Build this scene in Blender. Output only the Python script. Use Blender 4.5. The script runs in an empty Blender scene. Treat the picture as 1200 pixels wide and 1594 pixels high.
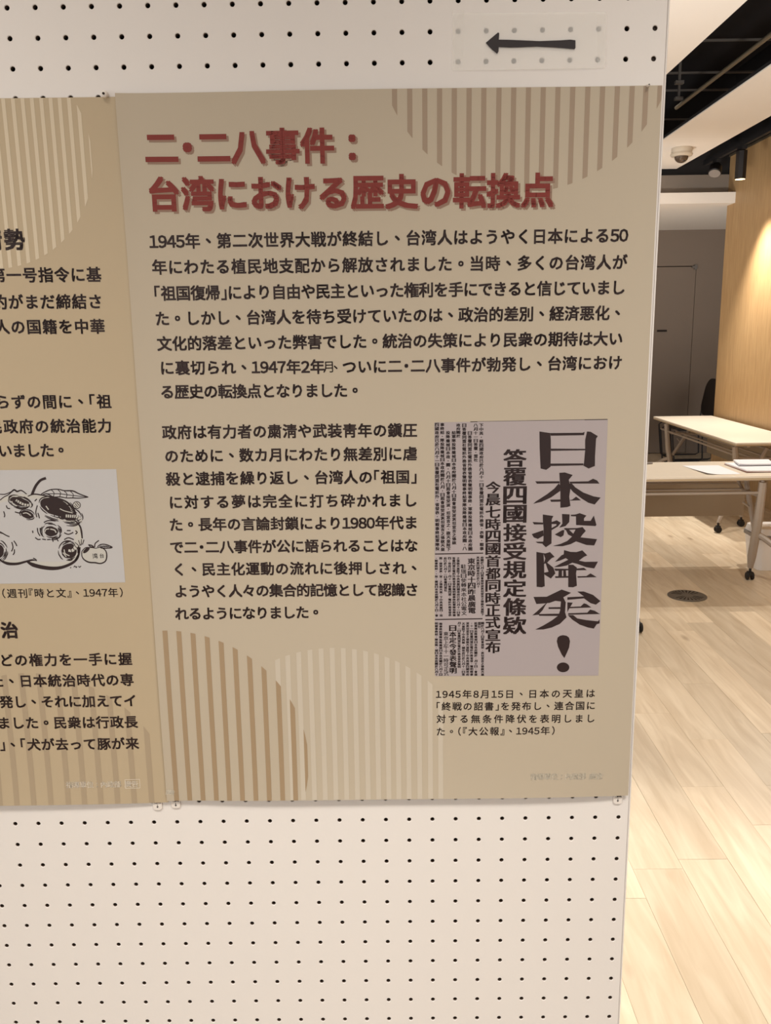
import bpy, bmesh, math, random
from math import sin, cos, pi, sqrt, atan2, radians, exp
from mathutils import Vector, Matrix
from mathutils.geometry import tessellate_polygon

# ------------------------------------------------------------------ camera, world, lights, exposure
SC = bpy.context.scene
COL = SC.collection
F_PX = 1337.742
CAM = Vector((0.334, -0.8367, 1.6))
W_R = Vector((0.2077, 0.0042, -0.0136))
RC = (Matrix.Rotation(W_R.length, 3, W_R.normalized()) @ Matrix(((1, 0, 0), (0, 0, -1), (0, 1, 0))))
cd = bpy.data.cameras.new('camera'); cam = bpy.data.objects.new('camera', cd); COL.objects.link(cam)
cd.sensor_fit = 'VERTICAL'; cd.sensor_height = 36; cd.lens = F_PX / 1594 * 36
cd.clip_start = 0.02; cd.clip_end = 60
m3 = Matrix((RC[0], -RC[1], -RC[2])).transposed()
cam.matrix_world = Matrix.Translation(CAM) @ m3.to_4x4()
SC.camera = cam
world = bpy.data.worlds.new('world'); SC.world = world; world.use_nodes = True
bg = world.node_tree.nodes['Background']
bg.inputs[0].default_value = (1.0, 0.99, 0.975, 1); bg.inputs[1].default_value = .96
SC.view_settings.view_transform = 'Standard'; SC.view_settings.look = 'None'
SC.view_settings.gamma = 1; SC.view_settings.use_curve_mapping = False
SC.view_settings.exposure = 0.0
SC.cycles.max_bounces = 8; SC.cycles.diffuse_bounces = 5

def spot(loc, target, power, angle, blend=.6, radius=.04, col=(1, .95, .87)):
    l = bpy.data.lights.new('spot_light', 'SPOT'); l.energy = power; l.spot_size = radians(angle); l.spot_blend = blend
    l.shadow_soft_size = radius; l.color = col
    o = bpy.data.objects.new('spot_light', l); COL.objects.link(o); o.location = loc
    o.rotation_euler = (Vector(target) - Vector(loc)).to_track_quat('-Z', 'Y').to_euler(); return o
def area(loc, target, power, sx, sy, col=(1, .9, .78)):
    l = bpy.data.lights.new('area_light', 'AREA'); l.energy = power; l.shape = 'RECTANGLE'; l.size = sx; l.size_y = sy; l.color = col
    o = bpy.data.objects.new('area_light', l); COL.objects.link(o); o.location = loc
    o.rotation_euler = (Vector(target) - Vector(loc)).to_track_quat('-Z', 'Y').to_euler(); return o
# ceiling lamps over the floor and tables, plus unseen fill spots added
spot((3.42, 7.10, 2.84), (3.42, 7.00, 0), 300, 82, .8)
spot((3.42, 5.6, 2.85), (2.6, 4.6, 0), 140, 84, .8)
spot((2.33, 6.2, 3.35), (2.3, 4.4, 0), 95, 80, .8)
spot((1.2, 1.9, 3.05), (0.66, 0.80, 0), 330, 56, .8)
spot((2.33, 2.6, 3.35), (1.9, 2.8, 0), 130, 100, .9)  # added wide fill to raise the floor light, no fitting there
spot((-.35, -1.05, 3.05), (-.15, 0, .52), 172, 58, 1.0, .30)  # this and the next: added fill to brighten the lower board
spot((.95, -1.05, 3.05), (.7, 0, .52), 215, 58, 1.0, .30)
spot((1.25, 3.0, 3.05), (1.1, 2.15, 0), 100, 46, .9)
# unseen spots added near the floor, aimed up to brighten ceiling and soffit
UP = (1, .985, .96)
spot((0.1, 0.9, .35), (2.9, 4.9, 3.1), 520, 66, .9, .2, UP)
spot((0.2, 0.7, .35), (1.7, 2.2, 3.1), 120, 80, .9, .2, UP)
spot((1.4, 5.6, .35), (2.9, 8.6, 2.76), 190, 70, .9, .2, UP)

# ------------------------------------------------------------------ helpers
def lin(c):
    return tuple(((x / 255) / 12.92 if x / 255 <= .04045 else ((x / 255 + .055) / 1.055) ** 2.4) for x in c) + (1,)
def mat(name, rgb, rough=.5, metal=0.0, spec=.5, emit=0, noise=0.0, nscale=30, bump=0.0, bscale=200, alpha=1):
    m = bpy.data.materials.new(name); m.use_nodes = True; nt = m.node_tree; b = nt.nodes['Principled BSDF']
    c = lin(rgb) if max(rgb) > 1 else tuple(rgb) + (1,)
    b.inputs['Base Color'].default_value = c; b.inputs['Roughness'].default_value = rough
    b.inputs['Metallic'].default_value = metal; b.inputs['Specular IOR Level'].default_value = spec
    if emit:
        b.inputs['Emission Color'].default_value = c; b.inputs['Emission Strength'].default_value = emit
    tc = nt.nodes.new('ShaderNodeTexCoord')
    if noise:
        n = nt.nodes.new('ShaderNodeTexNoise'); n.inputs['Scale'].default_value = nscale; n.inputs['Detail'].default_value = 4
        nt.links.new(tc.outputs['Object'], n.inputs['Vector'])
        mx = nt.nodes.new('ShaderNodeMix'); mx.data_type = 'RGBA'
        mx.inputs[6].default_value = tuple(x * (1 - noise) for x in c[:3]) + (1,)
        mx.inputs[7].default_value = tuple(min(1, x * (1 + noise)) for x in c[:3]) + (1,)
        nt.links.new(n.outputs[0], mx.inputs[0]); nt.links.new(mx.outputs[2], b.inputs['Base Color'])
    if bump:
        n2 = nt.nodes.new('ShaderNodeTexNoise'); n2.inputs['Scale'].default_value = bscale
        nt.links.new(tc.outputs['Object'], n2.inputs['Vector'])
        bp = nt.nodes.new('ShaderNodeBump'); bp.inputs['Strength'].default_value = bump; bp.inputs['Distance'].default_value = .001
        nt.links.new(n2.outputs[0], bp.inputs['Height']); nt.links.new(bp.outputs[0], b.inputs['Normal'])
    if alpha < 1: b.inputs['Alpha'].default_value = alpha
    return m
def wood_mat(name, c1, c2, axis, scale=6.0, stretch=14, rough=.4, rnd=.0, knots=False, lo=.3, hi=.7):
    """procedural wood: grain runs along `axis`; rnd varies the tone of each object"""
    m = bpy.data.materials.new(name); m.use_nodes = True; nt = m.node_tree; b = nt.nodes['Principled BSDF']
    L = nt.links.new; N = nt.nodes.new
    geo = N('ShaderNodeNewGeometry'); oi = N('ShaderNodeObjectInfo')
    off = N('ShaderNodeVectorMath'); off.operation = 'SCALE'; comb = N('ShaderNodeCombineXYZ')
    mul = N('ShaderNodeMath'); mul.operation = 'MULTIPLY'; mul.inputs[1].default_value = 37.0 if rnd else 0
    L(oi.outputs['Random'], mul.inputs[0]); L(mul.outputs[0], comb.inputs[0]); L(mul.outputs[0], comb.inputs[1]); L(mul.outputs[0], comb.inputs[2])
    add = N('ShaderNodeVectorMath'); add.operation = 'ADD'; L(geo.outputs['Position'], add.inputs[0]); L(comb.outputs[0], add.inputs[1])
    mp = N('ShaderNodeMapping'); s = [stretch] * 3; s['xyz'.index(axis)] = 1.0
    mp.inputs['Scale'].default_value = s; L(add.outputs[0], mp.inputs['Vector'])
    n = N('ShaderNodeTexNoise'); n.inputs['Scale'].default_value = scale; n.inputs['Detail'].default_value = 6; n.inputs['Distortion'].default_value = .9
    L(mp.outputs[0], n.inputs['Vector'])
    r = N('ShaderNodeValToRGB'); r.color_ramp.elements[0].position = lo; r.color_ramp.elements[1].position = hi
    r.color_ramp.elements[0].color = lin(c1); r.color_ramp.elements[1].color = lin(c2); L(n.outputs[0], r.inputs[0])
    out = r.outputs[0]
    if rnd:
        hsv = N('ShaderNodeHueSaturation'); mr = N('ShaderNodeMapRange'); mr.inputs[3].default_value = 1 - rnd; mr.inputs[4].default_value = 1 + rnd * .5
        L(oi.outputs['Random'], mr.inputs[0]); L(mr.outputs[0], hsv.inputs['Value']); L(out, hsv.inputs['Color']); out = hsv.outputs[0]
    if knots:
        mp2 = N('ShaderNodeMapping'); s2 = [7.0] * 3; s2['xyz'.index(axis)] = 2.6; mp2.inputs['Scale'].default_value = s2; L(add.outputs[0], mp2.inputs['Vector'])
        v = N('ShaderNodeTexVoronoi'); v.inputs['Scale'].default_value = .8; L(mp2.outputs[0], v.inputs['Vector'])
        kr = N('ShaderNodeValToRGB'); kr.color_ramp.elements[0].position = .03; kr.color_ramp.elements[0].color = (.62, .56, .5, 1)
        kr.color_ramp.elements[1].position = .13; kr.color_ramp.elements[1].color = (1, 1, 1, 1); L(v.outputs['Distance'], kr.inputs[0])
        mm = N('ShaderNodeMix'); mm.data_type = 'RGBA'; mm.blend_type = 'MULTIPLY'; mm.inputs[0].default_value = 1
        L(out, mm.inputs[6]); L(kr.outputs[0], mm.inputs[7]); out = mm.outputs[2]
    L(out, b.inputs['Base Color']); b.inputs['Roughness'].default_value = rough
    return m

class MB:
    """collects geometry, builds ONE mesh object"""
    def __init__(s): s.v = []; s.f = []
    def add(s, v, f):
        n = len(s.v); s.v += [tuple(p) for p in v]; s.f += [tuple(i + n for i in q) for q in f]; return s
    def box(s, a, b):
        x0, y0, z0 = a; x1, y1, z1 = b
        return s.add([(x0, y0, z0), (x1, y0, z0), (x1, y1, z0), (x0, y1, z0), (x0, y0, z1), (x1, y0, z1), (x1, y1, z1), (x0, y1, z1)],
                     [(0, 3, 2, 1), (4, 5, 6, 7), (0, 1, 5, 4), (1, 2, 6, 5), (2, 3, 7, 6), (3, 0, 4, 7)])
    def tube(s, pts, r, n=10, cap=True, flat=None):
        """tube along a polyline; r a number or a list; flat=(rx, ry) for a flattened bar"""
        pts = [Vector(p) for p in pts]; rs = r if isinstance(r, (list, tuple)) else [r] * len(pts)
        base = len(s.v); up = None
        for i, p in enumerate(pts):
            t = (pts[min(i + 1, len(pts) - 1)] - pts[max(i - 1, 0)]).normalized()
            if up is None:
                up = Vector((0, 0, 1)) if abs(t.z) < .9 else Vector((0, 1, 0))
            u = (up - t * up.dot(t)).normalized(); w = t.cross(u); up = u
            for k in range(n):
                a = 2 * pi * (k + .5) / n
                fx, fy = flat if flat else (1, 1)
                s.v.append(tuple(p + u * cos(a) * rs[i] * fx + w * sin(a) * rs[i] * fy))
        for i in range(len(pts) - 1):
            for k in range(n):
                a = base + i * n + k; b2 = base + i * n + (k + 1) % n
                s.f.append((a, b2, b2 + n, a + n))
        if cap:
            s.f.append(tuple(base + k for k in range(n))[::-1]); s.f.append(tuple(base + (len(pts) - 1) * n + k for k in range(n)))
        return s
    def lathe(s, prof, c=(0, 0, 0), n=24, axis='z'):
        base = len(s.v)
        for r, h in prof:
            for k in range(n):
                a = 2 * pi * k / n
                p = (r * cos(a), r * sin(a), h) if axis == 'z' else ((h, r * cos(a), r * sin(a)) if axis == 'x' else (r * sin(a), h, r * cos(a)))
                s.v.append((c[0] + p[0], c[1] + p[1], c[2] + p[2]))
        for i in range(len(prof) - 1):
            for k in range(n):
                a = base + i * n + k; b2 = base + i * n + (k + 1) % n
                s.f.append((a, b2, b2 + n, a + n))
        s.f.append(tuple(base + k for k in range(n))[::-1]); s.f.append(tuple(base + (len(prof) - 1) * n + k for k in range(n)))
        return s
    def prism(s, poly, z0, z1, tf=lambda x, y, z: (x, y, z)):
        """extruded outline"""
        n = len(poly); base = len(s.v)
        s.v += [tf(x, y, z0) for x, y in poly] + [tf(x, y, z1) for x, y in poly]
        tr = tessellate_polygon([[Vector((x, y, 0)) for x, y in poly]])
        for t in tr:
            s.f.append(tuple(base + i for i in t)[::-1]); s.f.append(tuple(base + n + i for i in t))
        for i in range(n):
            j = (i + 1) % n; s.f.append((base + i, base + j, base + n + j, base + n + i))
        return s
    def build(s, name, m, parent=None, smooth=False, bevel=0, recalc=True):
        me = bpy.data.meshes.new(name); me.from_pydata(s.v, [], s.f); me.update()
        if recalc or bevel:
            bm = bmesh.new(); bm.from_mesh(me)
            if recalc: bmesh.ops.recalc_face_normals(bm, faces=bm.faces)
            if bevel:
                bmesh.ops.remove_doubles(bm, verts=bm.verts, dist=1e-5)
                es = [e for e in bm.edges if len(e.link_faces) == 2 and e.calc_face_angle(0) > .6]
                bmesh.ops.bevel(bm, geom=es, offset=bevel, segments=2, affect='EDGES', profile=.5)
            bm.to_mesh(me); bm.free()
        if smooth:
            me.shade_smooth() if hasattr(me, 'shade_smooth') else None
            try: me.set_sharp_from_angle(angle=radians(40))
            except Exception: pass
        me.materials.append(m)
        o = bpy.data.objects.new(name, me); COL.objects.link(o)
        if parent: o.parent = parent
        return o
def tag(o, label=None, cat=None, group=None, kind=None):
    if label: o['label'] = label
    if cat: o['category'] = cat
    if group: o['group'] = group
    if kind: o['kind'] = kind
    return o
def empty(name, loc=(0, 0, 0), label=None, cat=None, group=None, kind=None, rz=0):
    o = bpy.data.objects.new(name, None); COL.objects.link(o); o.location = loc; o.rotation_euler = (0, 0, rz); o.empty_display_size = .05
    return tag(o, label, cat, group, kind)
def copy_tree(o, parent=None):
    c = o.copy(); COL.objects.link(c); c.parent = parent
    for ch in list(o.children): copy_tree(ch, c)
    return c
def rrect(x0, y0, x1, y1, r, n=5):
    out = []
    for cx, cy, a0 in ((x1 - r, y0 + r, -pi / 2), (x1 - r, y1 - r, 0), (x0 + r, y1 - r, pi / 2), (x0 + r, y0 + r, pi)):
        for i in range(n + 1):
            a = a0 + pi / 2 * i / n; out.append((cx + r * cos(a), cy + r * sin(a)))
    return out

# ------------------------------------------------------------------ materials
M = {}
M['board'] = mat('board_paint', (227, 221, 216), .45, noise=.015, nscale=4, bump=.06, bscale=300)
M['board_dark'] = mat('board_cavity', (46, 36, 30), .9)  # dark colour stands in for the shade behind the holes
M['hole'] = mat('dark_hole_wall', (84, 66, 54), .9)  # hole walls coloured dark to deepen the shade inside them
M['stud'] = mat('board_stud', (120, 104, 92), .8)
M['alu'] = mat('edge_metal', (176, 166, 156), .4, .6)
M['white_wall'] = mat('white_plaster', (236, 226, 214), .8, noise=.02, nscale=2)
M['ceil'] = mat('ceiling_board', (240, 233, 224), .85, noise=.015, nscale=1.5)
M['black'] = mat('black_paint', (22, 19, 20), .7)
M['deck'] = mat('black_deck', (24, 20, 24), .85, noise=.25, nscale=8)
M['dim_metal'] = mat('dark_galvanised_metal', (112, 106, 100), .5, .5)
M['pipe'] = mat('dull_steel_pipe', (130, 118, 98), .4, .6)
M['taupe'] = mat('taupe_paint', (128, 112, 98), .75, noise=.02, nscale=3)
M['taupe2'] = mat('grey_upper_wall', (160, 148, 136), .8)
M['gap'] = mat('dark_gap', (40, 31, 24), .9)
M['oakwall'] = wood_mat('oak_veneer', (172, 136, 92), (196, 160, 114), 'z', 3.5, 16, .5, lo=.25, hi=.75)
M['plank'] = wood_mat('maple_plank', (206, 184, 154), (229, 211, 184), 'y', 2.4, 10, .34, rnd=.17, knots=True)
M['subfloor'] = mat('subfloor', (120, 94, 66), .8)
M['tabletop'] = mat('pale_maple_laminate', (228, 216, 198), .35, noise=.03, nscale=6)
M['edge'] = mat('tabletop_edge_band', (186, 164, 132), .5)
M['leg'] = mat('warm_grey_powder_coat', (168, 154, 140), .4, .1)
M['panelgrey'] = mat('beige_modesty_panel', (160, 140, 114), .6)
M['rubber'] = mat('black_rubber', (24, 20, 19), .6)
M['blackplastic'] = mat('black_plastic', (28, 22, 20), .45)
M['whiteplastic'] = mat('white_plastic', (244, 240, 236), .4)
M['greyplastic'] = mat('grey_plastic', (140, 132, 126), .45)
M['paper'] = mat('white_paper', (240, 240, 244), .7)
M['pinkpaper'] = mat('pink_cover', (214, 164, 150), .6)
M['steel'] = mat('brushed_steel', (120, 112, 102), .45, .4)
M['lens'] = mat('lamp_lens', (255, 222, 170), .3, emit=6)
M['glassdark'] = mat('smoked_dome', (96, 80, 66), .08, .3)
M['camwhite'] = mat('camera_housing', (200, 188, 170), .5)
M['tab'] = mat('adhesive_tab_plastic', (226, 218, 210), .3)
M['ink'] = mat('black_marker_ink', (34, 24, 26), .55)
def pm(name, rgb, r=.42): return mat(name, rgb, r, spec=.35)
M['bgR'] = pm('print_tan_right', (182, 169, 149)); M['bgL'] = pm('print_tan_left', (180, 162, 134))
M['red'] = pm('print_dark_red', (122, 42, 32)); M['redsh'] = pm('print_title_shadow', (142, 114, 96))
M['txt'] = pm('print_dark_brown', (44, 27, 23)); M['strA'] = pm('print_stripe_taupe', (155, 136, 116))
M['strB'] = pm('print_stripe_brown', (157, 134, 105)); M['strC'] = pm('print_stripe_pale', (192, 181, 164))
M['strD'] = pm('print_stripe_cream', (204, 189, 164)); M['strE'] = pm('print_stripe_soft', (165, 147, 122))
M['pale'] = pm('print_pale_lettering', (198, 189, 172)); M['cream'] = pm('print_cream_lettering', (214, 202, 184))
M['clip'] = pm('print_newsprint', (165, 154, 154)); M['clipink'] = pm('print_newsprint_ink', (40, 23, 21))
M['toon'] = pm('print_cartoon_paper', (184, 181, 180)); M['toonapple'] = pm('print_apple_paper', (187, 183, 175))
M['whiterim'] = mat('poster_white_core', (232, 222, 210), .5)

# ------------------------------------------------------------------ pixel -> board plane
def ray(px, py):
    return RC.transposed() @ Vector(((px - 600) / F_PX, (py - 797) / F_PX, 1))
def on_y(px, py, y):
    d = ray(px, py); t = (y - CAM.y) / d.y; return CAM + d * t
def on_z(px, py, z):
    d = ray(px, py); t = (z - CAM.z) / d.z; return CAM + d * t
def Bd(px, py, depth=None):
    y = -.004
    p = on_y(px, py, y)
    if depth:
        for _ in range(3): p = on_y(px, py, -depth(p.x, p.z))
    return p.x, p.z

# ------------------------------------------------------------------ room shell
def plank_floor():
    fl = MB().box((-4.5, -4.0, -.10), (7.0, 12.0, -.014)).build('floor', M['subfloor']); tag(fl, kind='structure')
    rng = random.Random(7); w = .1515; rest = MB(); count = 0
    meshes = {}
    x0 = 1.355 - 40 * w; k = 0; jobs = []
    while x0 + k * w < 7.0:
        xa = x0 + k * w; k += 1
        if xa < -4.5: continue
        y = -4.0 - rng.random() * .9
        if abs(xa - (1.355 - w)) < .01: cuts = [-.9, .3, 1.527, 2.55, 3.6]; 
        else: cuts = None
        while y < 12.0:
            if cuts:
                nx = [c for c in cuts if c > y + .05]; L_ = (nx[0] - y) if nx else 1.0
            else: L_ = rng.choice([.6, .75, .9, 1.05, 1.2])
            ya, yb = max(y, -4.0), min(y + L_, 12.0)
            y += L_
            if yb - ya < .02: continue
            vis = .45 < xa + w and xa < 3.7 and yb > .55 and ya < 8.3 and (xa + w) < .72 + .42 * max(yb, 0) + .5 and (xa + w) > .40 + .28 * ya
            jobs.append((xa, ya, yb, vis))
    for xa, ya, yb, vis in jobs:
        if vis and count < 295:
            count += 1; L_ = round(yb - ya, 4)
            if L_ not in meshes:
                mb = MB(); g = .0003; mb.box((g, g, -.014), (w - g, L_ - g, 0))
                o = mb.build('plank', M['plank'], fl, bevel=.0003); meshes[L_] = o.data
            else:
                o = bpy.data.objects.new('plank', meshes[L_]); COL.objects.link(o); o.parent = fl
            o.location = (xa, ya, rng.uniform(-.0003, .0003))
        else: rest.box((xa + .0007, ya + .0007, -.014), (xa + w - .0007, yb - .0007, 0))
    r = rest.build('plank_field', M['plank'], fl, recalc=False); tag(r, kind='stuff')
plank_floor()
def struct(name, mb, m, parent=None, **k):
    o = mb.build(name, m, parent, **k)
    if not parent: tag(o, kind='structure')
    return o
YB = 10.2; YE = 8.1; XW = 3.70
struct('wall_right', MB().box((XW, -4, 0), (XW + .16, YE, 3.215)), M['oakwall'])
wr = struct('trim_1', MB().box((XW - .012, -4, 3.215), (XW + .17, YE, 3.235)), M['pipe'])
struct('wall_right_upper', MB().box((XW, -4, 3.236), (XW + .16, YE, 4.0)), M['black'])
wb = MB()   # back wall with the door opening
DX0, DX1, DZ = 3.22, 4.16, 2.335
wb.box((-4.5, YB, 0), (DX0, YB + .15, 2.9)); wb.box((DX1, YB, 0), (7, YB + .15, 2.9)); wb.box((DX0, YB, DZ), (DX1, YB + .15, 2.9))
struct('wall_back', wb, M['taupe'])
d = empty('door_1', (DX0, YB, 0), kind='structure')
MB().box((0, .06, 0), (DX1 - DX0, .15, DZ)).build('door_recess', M['gap'], d)
MB().box((.006, .0, .008), (DX1 - DX0 - .005, .045, DZ - .010)).build('door_leaf', M['taupe'], d, bevel=.002)
MB().box((DX1 - DX0 - .03, -.02, DZ - .045), (DX1 - DX0 + .005, 0, DZ + .012)).box((DX1 - DX0 - .06, -.03, DZ - .025), (DX1 - DX0 - .03, 0, DZ - .005)).build('door_pivot', M['dim_metal'], d)
hp = on_y(1030, 515, YB)
MB().box((hp.x - DX0 - .06, -.012, hp.z - .012), (hp.x - DX0 + .06, 0, hp.z + .012)).build('door_pull', M['gap'], d)
# soffit box across the back, upper wall above it
struct('trim_2', MB().box((-4.5, 7.90, 2.762), (XW - .001, YE, 2.862)).box((-4.5, YE, 2.762), (7.0, YB + .15, 2.862)), M['ceil'])
struct('wall_back_upper', MB().box((-4.5, 8.10, 2.863), (7, 8.22, 3.055)), M['taupe2'])
struct('wall_back_slot', MB().box((-4.5, 8.12, 3.056), (7, 8.22, 4.0)), M['black'])
struct('wall_side_far', MB().box((6.9, YE, 0), (7.0, YB + .15, 2.9)), M['taupe'])
ce = MB().box((-4.5, -4.0, 4.0), (7.0, 8.25, 4.1)).build('ceiling', M['deck']); tag(ce, kind='structure')
ZC = 3.1
for (a, b_) in ((-4.5, 2.046), (2.61, 3.155)):
    y1 = 8.02
    pa = MB().box((a, -4.0, ZC), (b_, y1, ZC + .008)).build('ceiling_panel', M['ceil'], ce)
    MB().box((a, -4.0, ZC + .009), (a + .02, y1, ZC + .03)).box((b_ - .02, -4.0, ZC + .009), (b_, y1, ZC + .03)).build('panel_upstand', M['black'], ce)

# black services in the open ceiling slot
o = MB().tube([(2.51, -4, 3.2), (2.51, on_z(1052, 168, 3.2).y, 3.2)], .014, 12).build('conduit_pipe', M['pipe'], smooth=True)
tag(o, 'long thin steel conduit pipe running through the black ceiling slot', 'pipe')
bars = [(on_z(1100, q, 3.5).y, 3.5) for q in (-30, 63, 113, 140, 185)]
NTH = ['nearest the viewer', 'second from the viewer', 'third from the viewer, by the hanger', 'fourth from the viewer', 'farthest back']
b0 = None
for bi, (y, z) in enumerate(bars):
    mb = MB().box((1.5, -.007, -.007), (3.4, .007, .007)); 
    if b0 is None: b0 = mb.build('ceiling_crossbar', M['dim_metal']); c = b0
    else: c = b0.copy(); COL.objects.link(c)
    c.location = (0, y, z); tag(c, 'dark metal crossbar above the black ceiling slot, ' + NTH[bi], 'crossbar', 'crossbars in the ceiling slot')
h0 = None
for (x, y) in (tuple(on_z(1057, 131, 3.32))[:2], tuple(on_z(1056, 156, 3.32))[:2]):
    if h0 is None: h0 = MB().box((-.008, -.008, 0), (.008, .008, .16)).box((-.03, -.02, -.01), (.03, .02, .012)).build('hanger_bracket', M['dim_metal']); c = h0
    else: c = h0.copy(); COL.objects.link(c)
    c.location = (x, y, 3.33); tag(c, 'short grey hanger bracket in the black ceiling slot, ' + ('upper one in the picture' if h0 is c or c.name == 'hanger_bracket' else 'lower one in the picture'), 'bracket', 'hangers in the ceiling slot')
dk = empty('air_duct', (2.30, 3.55, 3.70), 'dark square air duct hidden in the black ceiling slot', 'duct')
MB().box((-.75, -.6, 0), (.5, .5, .24)).build('duct_body', M['black'], dk)
for q in (-.62, .48): MB().box((-.77, q, -.01), (.52, q + .04, .25)).build('duct_flange', M['dim_metal'], dk)

# lighting track and its two lamps in the right slot
tr = MB().box((-.017, -4, 0), (.017, 8.0, .035)).box((-.012, -4, .035), (.012, 8.0, .05)).build('lighting_track', M['black'])
tr.location = (3.42, 0, 3.12); tag(tr, 'black lighting track running along above the oak wall', 'track')
def lamp(loc, tilt, label):
    e = empty('track_spotlight', loc, label, 'lamp')
    MB().box((-.02, -.06, .0), (.02, .06, .03)).tube([(0, 0, 0), (0, 0, -.03)], .012, 8).build('track_adapter', M['black'], e)
    body = MB().lathe([(.046, 0), (.049, -.004), (.049, -.232), (.043, -.236), (.043, -.222), (.0005, -.222)], n=8).build('lamp_body', M['blackplastic'], e, bevel=.001)
    ln = MB().lathe([(.0005, -.2235), (.030, -.2235), (.041, -.2345), (.041, -.2355), (.030, -.226), (.0005, -.226)], n=20).build('lamp_lens', M['lens'], e, smooth=True)
    for q in (body, ln): q.location = (0, 0, -.004); q.rotation_euler = tilt
    return e
lamp((3.42, 7.10, 3.089), (0, 0, 0), 'black cylindrical spotlight pointing straight down in front of the oak wall')
l2 = empty('track_spotlight', (3.42, 7.68, 3.089), 'smaller tilted black spotlight with pale reflector, behind the straight one', 'lamp')
MB().box((-.02, -.05, .0), (.02, .05, .03)).tube([(0, 0, 0), (0, 0, -.03)], .012, 8).build('track_adapter', M['black'], l2)
b2 = MB().lathe([(.03, .05), (.055, .02), (.06, -.05), (.055, -.055)], n=16).build('lamp_body', M['blackplastic'], l2, smooth=True)
b3 = MB().lathe([(.0005, -.048), (.04, -.050), (.052, -.058), (.0005, -.0585)], n=20).build('lamp_reflector', M['greyplastic'], l2, smooth=True)
for q in (b2, b3): q.location = (-.01, 0, -.05); q.rotation_euler = (radians(-28), radians(18), 0)

# dome camera on the ceiling beam
dc = empty('dome_camera', (2.873, 7.02, 3.1), 'round cream dome security camera fixed under the white ceiling beam', 'camera')
MB().lathe([(.082, 0), (.086, -.006), (.086, -.050), (.080, -.062), (.060, -.068)], n=32).build('camera_housing', M['camwhite'], dc, smooth=True)
MB().lathe([(.090, -.046), (.093, -.050), (.093, -.060), (.084, -.070), (.058, -.072)], n=32).build('camera_ring', M['camwhite'], dc, smooth=True)
MB().lathe([(.058, -.066)] + [(.058 * cos(a), -.072 - .052 * sin(a)) for a in [i * pi / 2 / 8 for i in range(8)]] + [(.002, -.124)], n=32).build('smoked_dome', M['glassdark'], dc, smooth=True)
MB().lathe([(.012, -.112), (.016, -.120), (.012, -.126)], (0.012, -.03, .012), n=16).build('camera_eye', M['blackplastic'], dc, smooth=True)

# ------------------------------------------------------------------ folding tables
def caster(parent, x, y, name='caster'):
    c = MB(); c.tube([(x, y, .052), (x, y, .078)], .009, 8)
    c.box((x - .016, y - .018, .030), (x + .016, y + .018, .056))
    f = c.build(name, M['blackplastic'], parent, bevel=.004)
    for s in (-1, 1):
        MB().lathe([(.012, -.007), (.024, -.006), (.026, -.002), (.026, .002), (.024, .006), (.012, .007)], (x + s * .016, y, .0262), n=18, axis='x').build('wheel', M['rubber'], f, smooth=True)
def make_table(name, loc, rz, length, ends, label, mirror=1):
    """local: x along the table 0..length, y from the user's edge 0..0.6 (mirror=-1 turns it), z up"""
    e = empty(name, loc, label, 'table', rz=rz); s = mirror
    def Y(v): return v * s
    def bx(mb, a, b_):
        ya, yb = sorted((Y(a[1]), Y(b_[1]))); return mb.box((a[0], ya, a[2]), (b_[0], yb, b_[2]))
    D = .6
    pl = rrect(0, 0, length, D, .012, 3); pl = [(x, Y(y)) for x, y in pl]
    MB().prism(pl, .686, .700).build('tabletop', M['tabletop'], e, bevel=.0015)
    MB().prism([(x * .9985 + .0006 * length, y * .998) for x, y in pl], .674, .6855).build('edge_band', M['edge'], e)
    bx(bx(MB(), (.12, .40, .630), (length - .12, .46, .673)), (.12, .14, .645), (length - .12, .17, .673)).build('under_beam', M['leg'], e, bevel=.003)
    bx(MB(), (.10, .535, .335), (length - .26, .545, .560)).build('modesty_panel', M['panelgrey'], e, bevel=.002)
    bx(MB(), (.12, .50, .560), (length - .28, .545, .574)).build('panel_rail', M['leg'], e, bevel=.002)
    for k, (v, z) in enumerate(((.05, .585), (.20, .560), (.34, .556))):
        MB().tube([(.13, Y(v), z), (length - ends, Y(v), z)], .0085, 8).build('shelf_rod', M['leg'], e, smooth=True)
    for X, q in ((.30, -1), (length - ends, 1)):
        MB().tube([(X, Y(.05), .665), (X, Y(.055), .58), (X, Y(.10), .560), (X, Y(.34), .552), (X, Y(.42), .60), (X, Y(.43), .64)], .012, 8).build('shelf_hook', M['leg'], e, smooth=True)
        # leg post: a tapering flat bar, rear arm and curved foot
        MB().tube([(X, Y(.045), .655), (X, Y(.075), .40), (X, Y(.125), .16), (X, Y(.135), .080)], [.024, .027, .026, .016], 8, flat=(.95, 1.05)).build('leg_post', M['leg'], e, smooth=True)
        MB().tube([(X, Y(.30), .64), (X, Y(.26), .56), (X, Y(.12), .34)], [.015, .018, .015], 8).build('leg_arm', M['leg'], e, smooth=True)
        MB().tube([(X, Y(.20), .46), (X - .06, Y(.18), .50)], .006, 6).build('leg_brace', M['leg'], e, smooth=True)
        MB().tube([(X, Y(.11), .32), (X + q * .05, Y(.05), .285), (X + q * .12, Y(-.02), .225), (X + q * .19, Y(-.10), .14), (X + q * .21, Y(-.13), .078)], [.018, .020, .020, .018, .015], 8).build('curved_foot', M['leg'], e, smooth=True)
        caster(e, X, Y(.135)); caster(e, X + q * .21, Y(-.13))
    return e
t1 = make_table('folding_table', (1.20, 4.36, 0), 0, 1.80, .36, 'pale folding table on black casters with papers on it, nearest the pegboard')
t2 = make_table('folding_table', (3.055, 8.04, 0), -pi / 2, 2.15, .12, 'pale folding table standing along the oak wall, top brightly lit', 1)

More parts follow.
